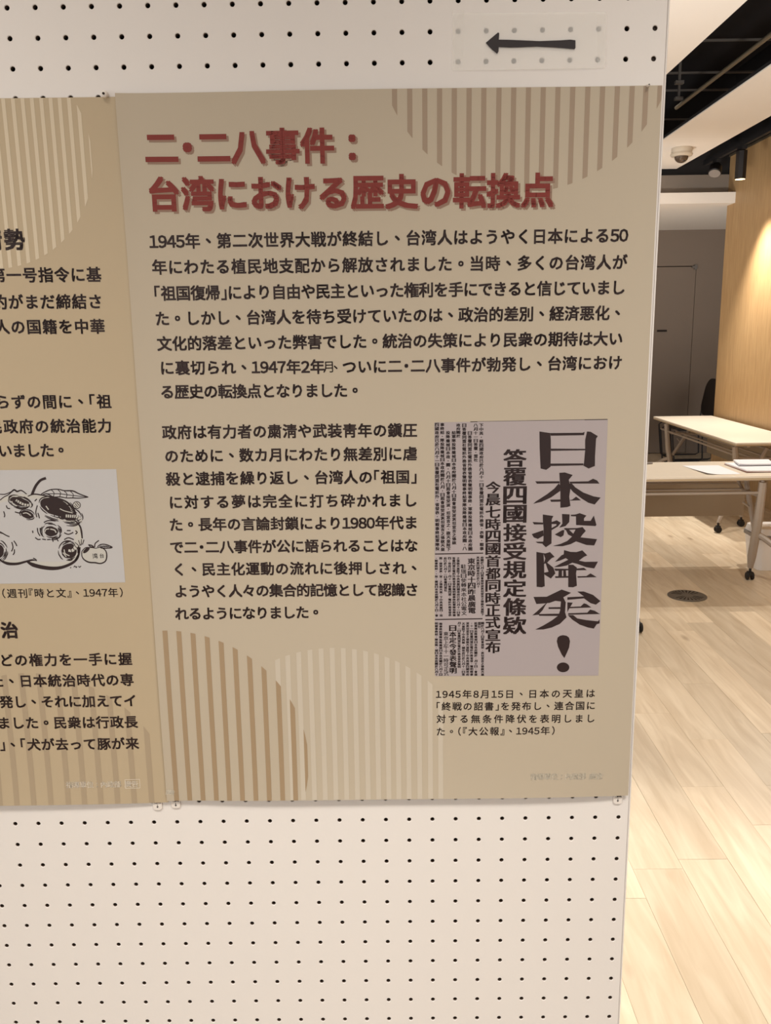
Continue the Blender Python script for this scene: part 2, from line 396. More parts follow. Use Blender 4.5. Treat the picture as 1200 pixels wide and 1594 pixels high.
# papers on the near table
def paper_pts(px, z=.7005): return [tuple(on_z(x, y, z)[:2]) for x, y in px]
pp = paper_pts([(1062, 725), (1118, 724.5), (1153, 738), (1101, 739)])
def sheet(name, corners, z, th, m, curl=0, label='', cat='paper', parent=None):
    mb = MB(); n = 10; A, B_, C_, D_ = [Vector(c) for c in corners]; g = []
    for side in (1, 0):
        for j in range(n + 1):
            for i in range(n + 1):
                u, v = i / n, j / n; p = (A * (1 - u) + B_ * u) * (1 - v) + (D_ * (1 - u) + C_ * u) * v
                zz = z + curl * (max(0, .5 - u) ** 2) * (v ** 1.5) * 4 + th * side; g.append((p.x, p.y, zz))
    mb.v = g; K = (n + 1) ** 2
    for j in range(n):
        for i in range(n):
            a = j * (n + 1) + i; mb.f.append((a, a + 1, a + n + 2, a + n + 1)); a += K; mb.f.append((a, a + n + 1, a + n + 2, a + 1))
    ed = [(i, 0) for i in range(n)] + [(n, j) for j in range(n)] + [(n - i, n) for i in range(n)] + [(0, n - j) for j in range(n)]
    idx = [j * (n + 1) + i for i, j in ed]
    for a, b_ in zip(idx, idx[1:] + idx[:1]): mb.f.append((a, a + K, b_ + K, b_))
    o = mb.build(name, m, parent)
    if not parent: tag(o, label, cat)
    return o
sheet('paper_sheet', pp, .7003, .0012, M['paper'], .010, 'white sheet of paper with a lifted edge, lying alone on the near table')
def booklet(corners, z, th, label, cover):
    c = empty('booklet', (0, 0, 0), label, 'booklet')
    sheet('cover', corners, z, .002, M[cover], 0, parent=c)
    A = [Vector(q) for q in corners]; ctr = sum(A, Vector((0, 0))) / 4
    sheet('pages', [tuple(ctr + (q - ctr) * .985) for q in A], z + .0021, th, M['paper'], .004, parent=c)
    sheet('back_cover', corners, z - .0022, .002, M['blackplastic'], 0, parent=c)
    return c
booklet(paper_pts([(1127, 723), (1198, 722), (1222, 735), (1162, 736)]), .7030, .008, 'booklet with a pinkish cover and dark edge, under the white booklet', 'pinkpaper')
booklet(paper_pts([(1141, 717.5), (1196, 717), (1206, 724), (1150, 725)], .717), .7185, .006, 'small white booklet with dark underside, topmost on the near table', 'paper')
pcl = on_z(1012, 723, .7)
o = MB().tube([(pcl.x - .10, pcl.y, .707), (pcl.x + .02, pcl.y + .02, .707)], .0065, 8).build('marker_pen', M['greyplastic'], smooth=True)
tag(o, 'grey pen lying on the near table beside the pegboard edge', 'pen')

# white bin under the near table's right end
bn = empty('storage_bin', (2.90, 4.80, 0), 'white lidded bin with a grey rim standing under the near table', 'bin')
def bin_ring(z0, z1, sc0, sc1, m, nm):
    a = rrect(-.15 * sc0, -.13 * sc0, .15 * sc0, .13 * sc0, .04, 5); b_ = rrect(-.15 * sc1, -.13 * sc1, .15 * sc1, .13 * sc1, .04, 5); n = len(a)
    mb = MB(); mb.v = [(x, y, z0) for x, y in a] + [(x, y, z1) for x, y in b_]
    mb.f = [tuple(range(n))[::-1], tuple(range(n, 2 * n))] + [(i, (i + 1) % n, n + (i + 1) % n, n + i) for i in range(n)]
    return mb.build(nm, M[m], bn, bevel=.002)
bin_ring(0, .215, .80, .95, 'whiteplastic', 'bin_body'); bin_ring(.216, .242, 1.0, 1.0, 'greyplastic', 'bin_rim'); bin_ring(.243, .285, .96, .90, 'whiteplastic', 'bin_lid')

# floor grille
gc = Vector((2.128, 4.165, 0)); fg = empty('floor_outlet', tuple(gc), 'round grey metal floor outlet with radial slots, set in the planks', 'floor outlet')
MB().lathe([(.115, 0.0002), (.115, .004), (.111, .006), (.001, .006)], n=48).build('cover_plate', M['steel'], fg)
for k in range(24):
    a = 2 * pi * k / 24
    if abs(sin(a)) < .35: continue
    mb = MB(); w = .0028; r0, r1 = .035, .095; ca, sa = cos(a), sin(a)
    q = [(r0 * ca - w * -sa * -1, r0 * sa - w * ca), (r1 * ca - w * 1.8 * sa * -1, r1 * sa - w * 1.8 * ca), (r1 * ca - w * 1.8 * sa, r1 * sa + w * 1.8 * ca), (r0 * ca - w * sa, r0 * sa + w * ca)]
    mb.prism(q, .0061, .0066).build('slot', M['gap'], fg)

# stack of black sled-base chairs at the end of the oak wall (facing left)
def sled_chair(loc, label, first=None):
    if first:
        c = copy_tree(first); c.location = loc; c['label'] = label; return c
    e = empty('stacking_chair', loc, label, 'chair', 'black chairs at the back wall')
    for s in (-1, 1):
        y = s * .22
        MB().tube([(.42, y, .43), (.20, y, .44), (-.02, y, .43), (-.06, y, .40), (-.02, y, .03), (.0, y, .012), (.42, y, .012), (.46, y, .03), (.44, y, .40), (.50, y, .80)], .009, 8).build('sled_frame', M['blackplastic'], e, smooth=True)
    MB().tube([(.0, -.22, .012), (.0, .22, .012)], .008, 8).build('cross_rod', M['blackplastic'], e, smooth=True)
    st = rrect(-.03, -.22, .42, .22, .06, 5)
    MB().prism(st, .442, .462).build('seat', M['blackplastic'], e, bevel=.005)
    bk = rrect(-.22, .52, .22, .97, .14, 7)
    MB().prism(bk, 0, .018, lambda x, y, z: (.44 + (y - .5) * .18 + z - .10 * x * x / .05 * .1, x, y)).build('backrest', M['blackplastic'], e, bevel=.004)
    return e
c0 = sled_chair((3.65, 9.25, 0), 'black sled-base chair behind the long lit table, the nearer one, rounded back showing')
for i in (1,):
    sled_chair((3.80, 9.80, 0), 'black sled-base chair close to the back wall, the farther one', c0)

# stool whose caster peeks out behind the pegboard
stl = empty('rolling_stool', (1.380, 3.58, 0), 'rolling stool hidden behind the pegboard, one black caster showing', 'stool')
MB().lathe([(.17, .40), (.185, .41), (.185, .445), (.17, .46)], n=28).build('seat', M['blackplastic'], stl, smooth=True)
MB().tube([(0, 0, .09), (0, 0, .40)], .02, 12).build('column', M['steel'], stl, smooth=True)
for k in range(5):
    a = 2 * pi * k / 5 - .12
    MB().tube([(0, 0, .11), (.15 * cos(a), .15 * sin(a), .10), (.27 * cos(a), .27 * sin(a), .082)], [.018, .015, .012], 8).build('base_leg', M['steel'], stl, smooth=True)
    caster(stl, .275 * cos(a), .275 * sin(a))

# ------------------------------------------------------------------ pegboard partition
PB = empty('pegboard_partition', (0, 0, 0), 'large white pegboard partition with rows of small holes, filling the view', 'partition')
P = .025; XL = -24.5 * P; XR = 23.5 * P - .0025; R0, R1 = -8, 67; Z0 = 1.885
ZT = Z0 + 8.5 * P; ZB = Z0 - 67.5 * P; T = .005
def pegsheet():
    mb = MB(); r = .00215; v = []; f = []; mi = []
    ang = [2 * pi * (k + .0) / 16 for k in range(16)]
    sq = []
    for a in ang:
        c, s = cos(a), sin(a); t = (P / 2) / max(abs(c), abs(s)); sq.append((c * t, s * t))
    for ci in range(-24, 24):
        for ri in range(R0, R1 + 1):
            cx = ci * P; cz = Z0 - ri * P; b = len(v)
            if ci == 23: sqq = [(min(x, P / 2 - .0025), z) for x, z in sq]
            else: sqq = sq
            v += [(cx + x, 0, cz + z) for x, z in sqq]
            v += [(cx + (r + .0005) * cos(a), 0, cz + (r + .0005) * sin(a)) for a in ang]
            v += [(cx + r * cos(a), .0006, cz + r * sin(a)) for a in ang]
            v += [(cx + r * cos(a), T, cz + r * sin(a)) for a in ang]
            for L_ in range(3):
                for k in range(16):
                    a, c = b + L_ * 16 + k, b + L_ * 16 + (k + 1) % 16
                    f.append((a, a + 16, c + 16, c)); mi.append(1 if L_ == 2 else 0)
    mb.v = v; mb.f = f
    # edges of the sheet
    mb.add([(XL, 0, ZB), (XL, T, ZB), (XL, T, ZT), (XL, 0, ZT)], [(0, 1, 2, 3)])
    mb.add([(XR, 0, ZB), (XR, T, ZB), (XR, T, ZT), (XR, 0, ZT)], [(3, 2, 1, 0)])
    mb.add([(XL, 0, ZT), (XR, 0, ZT), (XR, T, ZT), (XL, T, ZT)], [(0, 1, 2, 3)])
    mb.add([(XL, 0, ZB), (XR, 0, ZB), (XR, T, ZB), (XL, T, ZB)], [(3, 2, 1, 0)])
    o = mb.build('perforated_sheet', M['board'], PB, recalc=False); o.data.materials.append(M['hole'])
    o.data.polygons.foreach_set('material_index', mi + [0] * (len(o.data.polygons) - len(mi))); return o
pegsheet()
MB().box((XL, .016, ZB), (XR, .030, ZT)).build('core_panel', M['board_dark'], PB)
MB().box((XR - .022, .0052, ZB), (XR, .0155, ZT)).build('stud', M['stud'], PB)
MB().box((XL, .0052, ZB), (XL + .022, .0155, ZT)).build('stud', M['stud'], PB)
XE = .5874
MB().box((XR + .0007, .0012, ZB - .02), (XE, .034, ZT + .02)).build('edge_trim', M['board'], PB, bevel=.0004)
MB().box((XL - .005, .0015, ZB - .02), (XL - .0008, .034, ZT + .02)).build('edge_trim', M['alu'], PB, bevel=.0006)
MB().box((XL, .0015, ZT + .001), (XR, .034, ZT + .02)).build('top_rail', M['alu'], PB, bevel=.001)
MB().box((XL, .0015, ZB - .02), (XR, .034, ZB - .001)).build('bottom_rail', M['alu'], PB, bevel=.001)
for x in (XL + .08, XR - .08):
    MB().box((x - .02, .004, .03), (x + .02, .032, ZB - .02)).build('post', M['alu'], PB)
    MB().box((x - .03, -.22, .0), (x + .03, .26, .03)).build('foot', M['alu'], PB, bevel=.004)

# ------------------------------------------------------------------ lettering machinery
GC = {}
def glyph(ch, res=2):
    key = (ch, res)
    if key in GC: return GC[key]
    cu = bpy.data.curves.new('g', 'FONT'); cu.body = ch; cu.resolution_u = res; cu.size = 1
    o = bpy.data.objects.new('g', cu); COL.objects.link(o)
    dg = bpy.context.evaluated_depsgraph_get(); me = o.evaluated_get(dg).to_mesh()
    v = [(p.co.x, p.co.y) for p in me.vertices]; f = [tuple(q.vertices) for q in me.polygons]
    o.evaluated_get(dg).to_mesh_clear(); bpy.data.objects.remove(o); bpy.data.curves.remove(cu)
    if v: bb = (min(p[0] for p in v), min(p[1] for p in v), max(p[0] for p in v), max(p[1] for p in v))
    else: bb = (0, 0, 0, 0)
    GC[key] = (v, f, bb); return GC[key]
FW = {c: chr(ord(c) + 0xFEE0) for c in '0123456789M'}; FW['('] = '（'; FW[')'] = '）'
NARROW = {'「': .5, '」': .5, '『': .5, '』': .5, '（': .5, '）': .5, '・': .5, ' ': .5, '(': .5, ')': .5}
def adv(c): return .56 if c in '0123456789' else NARROW.get(c, 1.0)
fc = lambda x, y: (x / 6, 725 + y / 6)
class Print:
    def __init__(s, depth, layer): s.mb = MB(); s.depth = depth; s.layer = layer
    def addxy(s, pts, faces):
        n = len(s.mb.v)
        s.mb.v += [(x, -s.depth(x, z) - s.layer, z) for x, z in pts]; s.mb.f += [tuple(n + i for i in q) for q in faces]
    def poly_px(s, pts):
        q = [Bd(x, y, s.depth) for x, y in pts]
        s.addxy(q, [tuple(t) for t in tessellate_polygon([[Vector((x, z, 0)) for x, z in q]])])
    def line(s, txt, p0, p1, g=None, bold=.016, hs=1.0, shift=(0, 0), res=2):
        A = Vector(Bd(*p0, s.depth)); B_ = Vector(Bd(*p1, s.depth)); tot = sum(adv(c) for c in txt) - .08
        L_ = (B_ - A).length; em = L_ / tot; u = (B_ - A) / L_; w = Vector((-u.y, u.x)); g = g or em
        A = A - u * em * .04 + u * shift[0] + w * shift[1]; x = 0.0
        for c in txt:
            a = adv(c); cc = FW.get(c, c)
            if c != ' ':
                v, f, bb = glyph(cc, res)
                mx = (bb[0] + bb[2]) / 2 if (a < 1 or c in '、。：') else .5
                my = (bb[1] + bb[3]) / 2 if c in '、。' else .38
                o = A + u * (x + a / 2) * em
                for bx_, by_ in ([(0, 0)] if not bold else [(-bold, -bold), (bold, -bold), (-bold, bold), (bold, bold)]):
                    s.addxy([tuple(o + u * (px - mx + bx_) * g + w * (py - my + by_) * g * hs) for px, py in v], f)
            x += a
    def column(s, txt, p0, p1, wpx, bold=0, fill=1.0, res=1):
        """vertical text from p0 (top centre) to p1 (bottom centre); wpx wide"""
        n = len(txt)
        for i, c in enumerate(txt):
            if c == ' ': continue
            t0, t1 = i / n, (i + 1) / n
            cx = p0[0] + (p1[0] - p0[0]) * (t0 + t1) / 2; y0 = p0[1] + (p1[1] - p0[1]) * t0; y1 = p0[1] + (p1[1] - p0[1]) * t1
            L_ = Vector(Bd(cx - wpx / 2, (y0 + y1) / 2, s.depth)); R_ = Vector(Bd(cx + wpx / 2, (y0 + y1) / 2, s.depth))
            T_ = Vector(Bd(cx, y0, s.depth)); B_ = Vector(Bd(cx, y1, s.depth)); ctr = (T_ + B_) / 2
            v, f, bb = glyph(FW.get(c, c), res); bw = max(bb[2] - bb[0], .55); bh = max(bb[3] - bb[1], .55)
            if c in '、。・一': bw = bh = .9
            sx = (R_.x - L_.x) / bw * 1.0; sz = (T_.y - B_.y) * fill / bh
            mx, my = (bb[0] + bb[2]) / 2, (bb[1] + bb[3]) / 2
            for bx_, by_ in ([(0, 0)] if not bold else [(-bold, -bold * .5), (bold, -bold * .5), (-bold, bold * .5), (bold, bold * .5)]):
                s.addxy([(ctr.x + (px - mx + bx_) * sx, ctr.y + (py - my + by_) * sz) for px, py in v], f)
    def ribbon(s, pts, w, fr=None):
        """ink stroke through px points; w a number or list of widths (px)"""
        if fr: pts = [fr(*p) for p in pts]
        ws = w if isinstance(w, (list, tuple)) else None
        if fr is fc:
            k_ = lambda q: q * 1.4 if q < 2.2 else q
            if ws: ws = [k_(q) for q in ws]
            else: w = k_(w)
        P_ = [Vector(p) for p in pts]; n = len(P_); out = []; wo = []
        for i in range(n - 1):
            a, b_, c, d_ = P_[max(i - 1, 0)], P_[i], P_[i + 1], P_[min(i + 2, n - 1)]
            k = 4 if n > 2 else 1
            for j in range(k):
                t = j / k; out.append(.5 * ((2 * b_) + (-a + c) * t + (2 * a - 5 * b_ + 4 * c - d_) * t * t + (-a + 3 * b_ - 3 * c + d_) * t ** 3))
                wo.append((ws[i] * (1 - t) + ws[i + 1] * t) if ws else w)
        out.append(P_[-1]); wo.append(ws[-1] if ws else w); L_ = []; R_ = []
        for i, p in enumerate(out):
            t = (out[min(i + 1, len(out) - 1)] - out[max(i - 1, 0)])
            if t.length < 1e-6: t = Vector((1, 0))
            t.normalize(); nn = Vector((-t.y, t.x)) * wo[i] / 2
            L_.append(Bd(*(p + nn), s.depth)); R_.append(Bd(*(p - nn), s.depth))
        m = len(out); s.addxy(L_ + R_, [(i, i + 1, m + i + 1, m + i) for i in range(m - 1)])
    def build(s, name, m, parent, label=None):
        o = s.mb.build(name, M[m], parent, recalc=False)
        if label: o['label'] = label
        return o

# ------------------------------------------------------------------ posters
def rect_from(tl, tr_, bl, br):
    a, b_, c, d_ = [Bd(*q) for q in (tl, tr_, bl, br)]
    return (a[0] + c[0]) / 2, (b_[0] + d_[0]) / 2, (c[1] + d_[1]) / 2, (a[1] + b_[1]) / 2
RX0, RX1, RZ0, RZ1 = rect_from((178, 147), (1031.5, 138), (262, 1246), (977, 1238)); RZ1 += .0018
LX0, LX1, LZ0, LZ1 = rect_from((178, 150), (178, 150), (257, 1250), (257, 1250)); LX0 = LX1 - .50; LX1 += .003
def depthR(x, z):
    u = min(1, max(0, (x - RX0) / (RX1 - RX0))); v = (z - RZ0)
    return .0036 + .0045 * sin(pi * u) ** .8 * exp(-max(v, 0) / .05) + .0012 * sin(pi * u) * exp(-(RZ1 - z) / .04) \
        + .0009 * sin(x * 16 + z * 5) * min(1, u * 6) + .0006 * sin(z * 21 + 1) * (1 - u) + .0022 * exp(-u / .03)
def depthL(x, z):
    u = min(1, max(0, (x - LX0) / (LX1 - LX0))); v = z - LZ0
    return .0026 + .0045 * sin(pi * u) ** .8 * exp(-max(v, 0) / .05) + .0012 * sin(pi * u) * exp(-(LZ1 - z) / .04) \
        + .0008 * sin(x * 14 + 2 + z * 4) * (1 - u ** 8)
def poster_sheet(x0, x1, z0, z1, depth, m, parent):
    nx, nz = 100, 140; mb = MB(); g = lambda i, j, o: (x0 + (x1 - x0) * i / nx, -depth(x0 + (x1 - x0) * i / nx, z0 + (z1 - z0) * j / nz) + o, z0 + (z1 - z0) * j / nz)
    mb.v = [g(i, j, 0) for j in range(nz + 1) for i in range(nx + 1)]
    mb.f = [(j * (nx + 1) + i, j * (nx + 1) + i + 1, (j + 1) * (nx + 1) + i + 1, (j + 1) * (nx + 1) + i) for j in range(nz) for i in range(nx)]
    o = mb.build('poster_sheet', m, parent, smooth=True, recalc=False)
    rim = MB(); rv = []; ring = [(i, 0) for i in range(nx)] + [(nx, j) for j in range(nz)] + [(nx - i, nz) for i in range(nx)] + [(0, nz - j) for j in range(nz)]
    rim.v = [g(i, j, 0) for i, j in ring] + [g(i, j, .0008) for i, j in ring]; n = len(ring)
    rim.f = [(i, n + i, n + (i + 1) % n, (i + 1) % n) for i in range(n)]
    rim.build('sheet_edge', M['whiterim'], parent, recalc=False)
    bk = MB(); bk.v = [g(i * 10, j * 10, .0008) for j in range(nz // 10 + 1) for i in range(nx // 10 + 1)]; w = nx // 10 + 1
    bk.f = [(j * w + i, (j + 1) * w + i, (j + 1) * w + i + 1, j * w + i + 1) for j in range(nz // 10) for i in range(nx // 10)]
    bk.build('sheet_back', M['whiterim'], parent, recalc=False)
PR = empty('history_poster', (0, 0, 0), 'tan poster with dark red Japanese title and newspaper clipping, the right one', 'poster')
PL = empty('history_poster', (0, 0, 0), 'tan poster with a worm-eaten apple cartoon, left one cut by the frame', 'poster')
poster_sheet(RX0, RX1, RZ0, RZ1, depthR, M['bgR'], PR)
poster_sheet(LX0, LX1, LZ0, LZ1, depthL, M['bgL'], PL)

def stripes(pr, bounds, cx, cz, rad, xs, w, x_clip=None, keep=None):
    x0, x1, z0, z1 = bounds
    for xc in xs:
        a, b_ = max(xc - w / 2, x0 + .0003), min(xc + w / 2, x1 - .0003)
        if b_ <= a: continue
        def H(x, s):
            d2 = rad * rad - (x - cx) ** 2
            return cz + s * sqrt(d2) if d2 > 0 else None
        n = 3; cols = []
        for i in range(n + 1):
            x = a + (b_ - a) * i / n
            hi, lo = H(x, 1), H(x, -1)
            if hi is None:
                if x < cx: x = cx - rad + 1e-5
                else: x = cx + rad - 1e-5
                hi = lo = cz
                if x < a - .001 or x > b_ + .001: continue
            hi = min(hi, z1 - .0003); lo = max(lo, z0 + .0003)
            if hi > lo: cols.append((x, lo, hi))
        if len(cols) < 2: continue
        K = 40; pts = []
        for x, lo, hi in cols: pts += [(x, lo + (hi - lo) * k / K) for k in range(K + 1)]
        fs = []
        for i in range(len(cols) - 1):
            for k in range(K):
                q = i * (K + 1) + k; fs.append((q, q + K + 1, q + K + 2, q + 1))
        pr.addxy(pts, fs)
RB = (RX0, RX1, RZ0, RZ1); LB = (LX0, LX1, LZ0, LZ1)
def bx_(px, py): return Bd(px, py)[0]
# upper right circle of hanging stripes
xs = [Bd(600 + c / 2, 145)[0] for c in (28, 75, 122, 168, 214, 260, 306, 353, 399, 445, 491, 537, 583, 630, 676, 722, 768, 811, 855)]
c0_, c1_ = Bd(821, 50), Bd(821, 299)
p = Print(depthR, .00012); stripes(p, RB, c0_[0], c0_[1], c0_[1] - c1_[1], xs, .0046); p.build('stripe_circle', 'strA', PR, 'taupe striped circle hanging from the top edge')
# lower pale circle, then the brown one over it
cp, ct = Bd(523, 1215), Bd(523, 1009); rad = ct[1] - cp[1]
xs = [Bd(220 + c / 2.4, 1240)[0] for c in (490, 530, 567, 607, 648, 688, 728, 768, 808, 848, 887, 925, 962, 1000, 1040, 1080, 1118)]
lim = Bd(480, 1240)[0]
p = Print(depthR, .00012); stripes(p, RB, cp[0], cp[1], rad, [x for x in xs if x > lim - .03], .0050); p.build('stripe_circle', 'strC', PR, 'pale striped circle at the lower middle')
cb, cbt = Bd(266, 1194), Bd(262, 981); rad = Bd(481, 1194)[0] - cb[0]
xs = [Bd(220 + c / 2.4, 1244.5)[0] for c in (85, 133, 182, 232, 282, 331, 380, 430, 480, 530, 578, 624)]
p = Print(depthR, .00018); stripes(p, RB, cb[0], cbt[1] - rad, rad, xs, .0050); p.build('stripe_circle', 'strB', PR, 'brown striped half circle at the lower left')
# left poster circles
c_, e_ = Bd(-24, 245), Bd(143, 245)
xs = [Bd(c / 2, 150)[0] for c in (-80, -51, -22, 8, 38, 68, 97, 126, 155, 183, 212, 241, 270)]
p = Print(depthL, .00012); stripes(p, LB, c_[0], c_[1], e_[0] - c_[0], xs, .0034); p.build('stripe_circle', 'strD', PL, 'cream striped circle at the top')
c_, e_ = Bd(62, 1243), Bd(269, 1243)
xs = [Bd(c / 4, 1250)[0] for c in (-410, -305, -200, -95, 6, 110, 215, 322, 430, 530, 632, 735, 838, 945)]
p = Print(depthL, .00012); stripes(p, LB, c_[0], c_[1], e_[0] - c_[0], xs, .0058); p.build('stripe_circle', 'strE', PL, 'faint brown striped circle at the bottom')

# title
T1 = ('二・二八事件：', (226, 230), (573, 225.5)); T2 = ('台湾における歴史の転換点', (230.5, 302.5), (861, 296))
p = Print(depthR, .00020)
for t, a, b_ in (T1, T2): p.line(t, a, b_, bold=.034, shift=(.0018, -.0018))
p.build('title_shadow', 'redsh', PR, 'soft printed shadow of the title')
p = Print(depthR, .00032)
for t, a, b_ in (T1, T2): p.line(t, a, b_, bold=.030)
p.build('title_text', 'red', PR, 'dark red title lettering')
# body
BODY = [('1945年、第二次世界大戦が終結し、台湾人はようやく日本による50', (233.3, 376), (976.7, 366)),
        ('年にわたる植民地支配から解放されました。当時、多くの台湾人が', (236.7, 416), (976, 407.7)),
        ('「祖国復帰」により自由や民主といった権利を手にできると信じていまし', (240, 456.7), (972.7, 447.3)),
        ('た。しかし、台湾人を待ち受けていたのは、政治的差別、経済悪化、', (241.7, 496), (972, 486.7)),
        ('文化的落差といった弊害でした。統治の失策により民衆の期待は大い', (245, 535), (969, 526.7)),
        ('に裏切られ、1947年2年', (249, 572.7), (505, 570.7)),
        ('ついに二・二八事件が勃発し、台湾におけ', (533, 571), (968.3, 564)),
        ('る歴史の転換点となりました。', (250, 610), (563, 607.5)),
        ('政府は有力者の粛淸や武装靑年の鎭圧', (252.7, 673), (649, 669.5)),
        ('のために、数カ月にわたり無差別に虐', (256.4, 710), (649, 706)),
        ('殺と逮捕を繰り返し、台湾人の「祖国」', (258.6, 745.6), (649, 742)),
        ('に対する夢は完全に打ち砕かれまし', (262.3, 782), (650, 778.6)),
        ('た。長年の言論封鎖により1980年代ま', (263.7, 816.8), (650, 813.4)),
        ('で二・二八事件が公に語られることはな', (264.8, 852), (650, 849)),
        ('く、民主化運動の流れに後押しされ、', (268.5, 886.4), (655, 884)),
        ('ようやく人々の集合的記憶として認識さ', (272, 920.5), (650.6, 918)),
        ('れるようになりました。', (273.3, 955.4), (501, 952.8))]
p = Print(depthR, .00020)
for t, a, b_ in BODY: p.line(t, a, b_, g=.0143, bold=.026)
p.build('body_text', 'txt', PR, 'dark brown body lettering')
p = Print(depthR, .00024)
p.line('月', (507, 571), (517, 570.6), g=.0118, bold=.004); p.line('、', (517, 572), (528, 571.6), g=.0118, bold=.01)
p.build('correction_mark', 'txt', PR, 'thin corrected character squeezed into the sixth line')
CAP = [('1945年8月15日、日本の天皇は', (678.4, 1080.6), (927.2, 1079)), ('「終戦の詔書」を発布し、連合国に', (678.6, 1099.5), (927.2, 1098)),
       ('対する無条件降伏を表明しまし', (678.4, 1119), (927.2, 1118)), ('た。(『大公報』、1945年)', (678.4, 1138.7), (864.6, 1137))]
p = Print(depthR, .00020)
for t, a, b_ in CAP: p.line(t, a, b_, g=.0100, bold=.014)
p.build('caption_text', 'txt', PR, 'small dark caption lettering')
p = Print(depthR, .00020); p.line('指導單位：內政部 廣告', (825.8, 1209), (938, 1208), g=.0078, bold=.018)
p.build('credit_text', 'pale', PR, 'pale credit lettering')
p = Print(depthR, .00020); p.line('廣告', (259.5, 1233), (270.5, 1233), g=.0062, bold=.015, res=1); p.build('corner_text', 'pale', PR, 'tiny pale lettering in the lower left corner')
# left poster text
p = Print(depthL, .00020)
for t, a, b_, g, bo in [('情勢', (-29, 373.5), (38.5, 372.6), .0196, .032), ('治', (0.5, 981), (29, 980.5), .0185, .032)]:
    p.line(t, a, b_, g=g, bold=bo)
for t, a, b_ in [('第一号指令に基', (-14.8, 428.4), (157.4, 427.2)), ('約がまだ締結さ', (-11.5, 470.2), (159.5, 469.2)), ('人の国籍を中華', (-8, 508.9), (163.1, 508)),
                 ('らずの間に、「祖', (-6.5, 625.8), (173, 624.7)), ('民政府の統治能力', (-18.8, 664), (174, 662.4)), ('いました。', (-2, 701.6), (105, 700.5)),
                 ('どの権力を一手に握', (-1, 1027.8), (205.5, 1025.3)), ('た、日本統治時代の専', (-15, 1060.3), (208, 1057.8)),
                 ('発し、それに加えてイ', (0, 1092.7), (212.5, 1090.3)), ('ました。民衆は行政長', (-4, 1125.4), (214, 1123.4)), ('」、「犬が去って豚が来', (-1, 1159.3), (215.8, 1156.8))]:
    p.line(t, a, b_, g=.0144, bold=.025)
p.build('body_text', 'txt', PL, 'dark brown headings and body lettering')
p = Print(depthL, .00020); p.line('（週刊『時と文』、1947年）', (2.2, 923.6), (192.4, 922), g=.0104, bold=.010); p.build('caption_text', 'txt', PL, 'small dark caption lettering')
p = Print(depthL, .00022); p.line('指導單位：內政部 廣告', (103.3, 1221.7), (215, 1220), g=.0078, bold=.018)
p.build('credit_text', 'cream', PL, 'cream credit lettering'); p = Print(depthL, .00022)
for a, b_ in (((194.5, 1213.5), (217.5, 1213)), ((217.5, 1213), (218.2, 1226.5)), ((218.2, 1226.5), (195.3, 1227)), ((195.3, 1227), (194.5, 1213.5))): p.ribbon([a, b_], .8)
p.build('credit_box', 'cream', PL, 'thin cream box around the last two credit characters')

# newspaper clipping
nc = Print(depthR, .00018); nc.poly_px([(676, 658), (731, 656.5), (731, 655.4), (810, 655), (946, 652.6), (940, 800), (931.5, 1051.5), (800, 1052), (677, 1052.3), (676.6, 850)])
def grid_quad(pr, tl, tr_, br, bl, n=14):
    pts = []; fs = []
    for j in range(n + 1):
        for i in range(n + 1):
            u, v = i / n, j / n
            x = (tl[0] * (1 - u) + tr_[0] * u) * (1 - v) + (bl[0] * (1 - u) + br[0] * u) * v; y = (tl[1] * (1 - u) + tr_[1] * u) * (1 - v) + (bl[1] * (1 - u) + br[1] * u) * v
            pts.append(Bd(x, y, pr.depth))
    for j in range(n):
        for i in range(n):
            a = j * (n + 1) + i; fs.append((a, a + n + 1, a + n + 2, a + 1))
    pr.addxy(pts, fs)
nc = Print(depthR, .00018); grid_quad(nc, (676, 657.5), (946, 653), (931.3, 1051.5), (677, 1052.3))
clip = nc.build('newspaper_clipping', 'clip', PR, 'greyish newspaper clipping with huge brush headline')
fa = lambda x, y: (820 + x / 7.968, 660 + y / 7.968)
fb = lambda x, y: (820 + x / 7.776, 850 + y / 7.776)
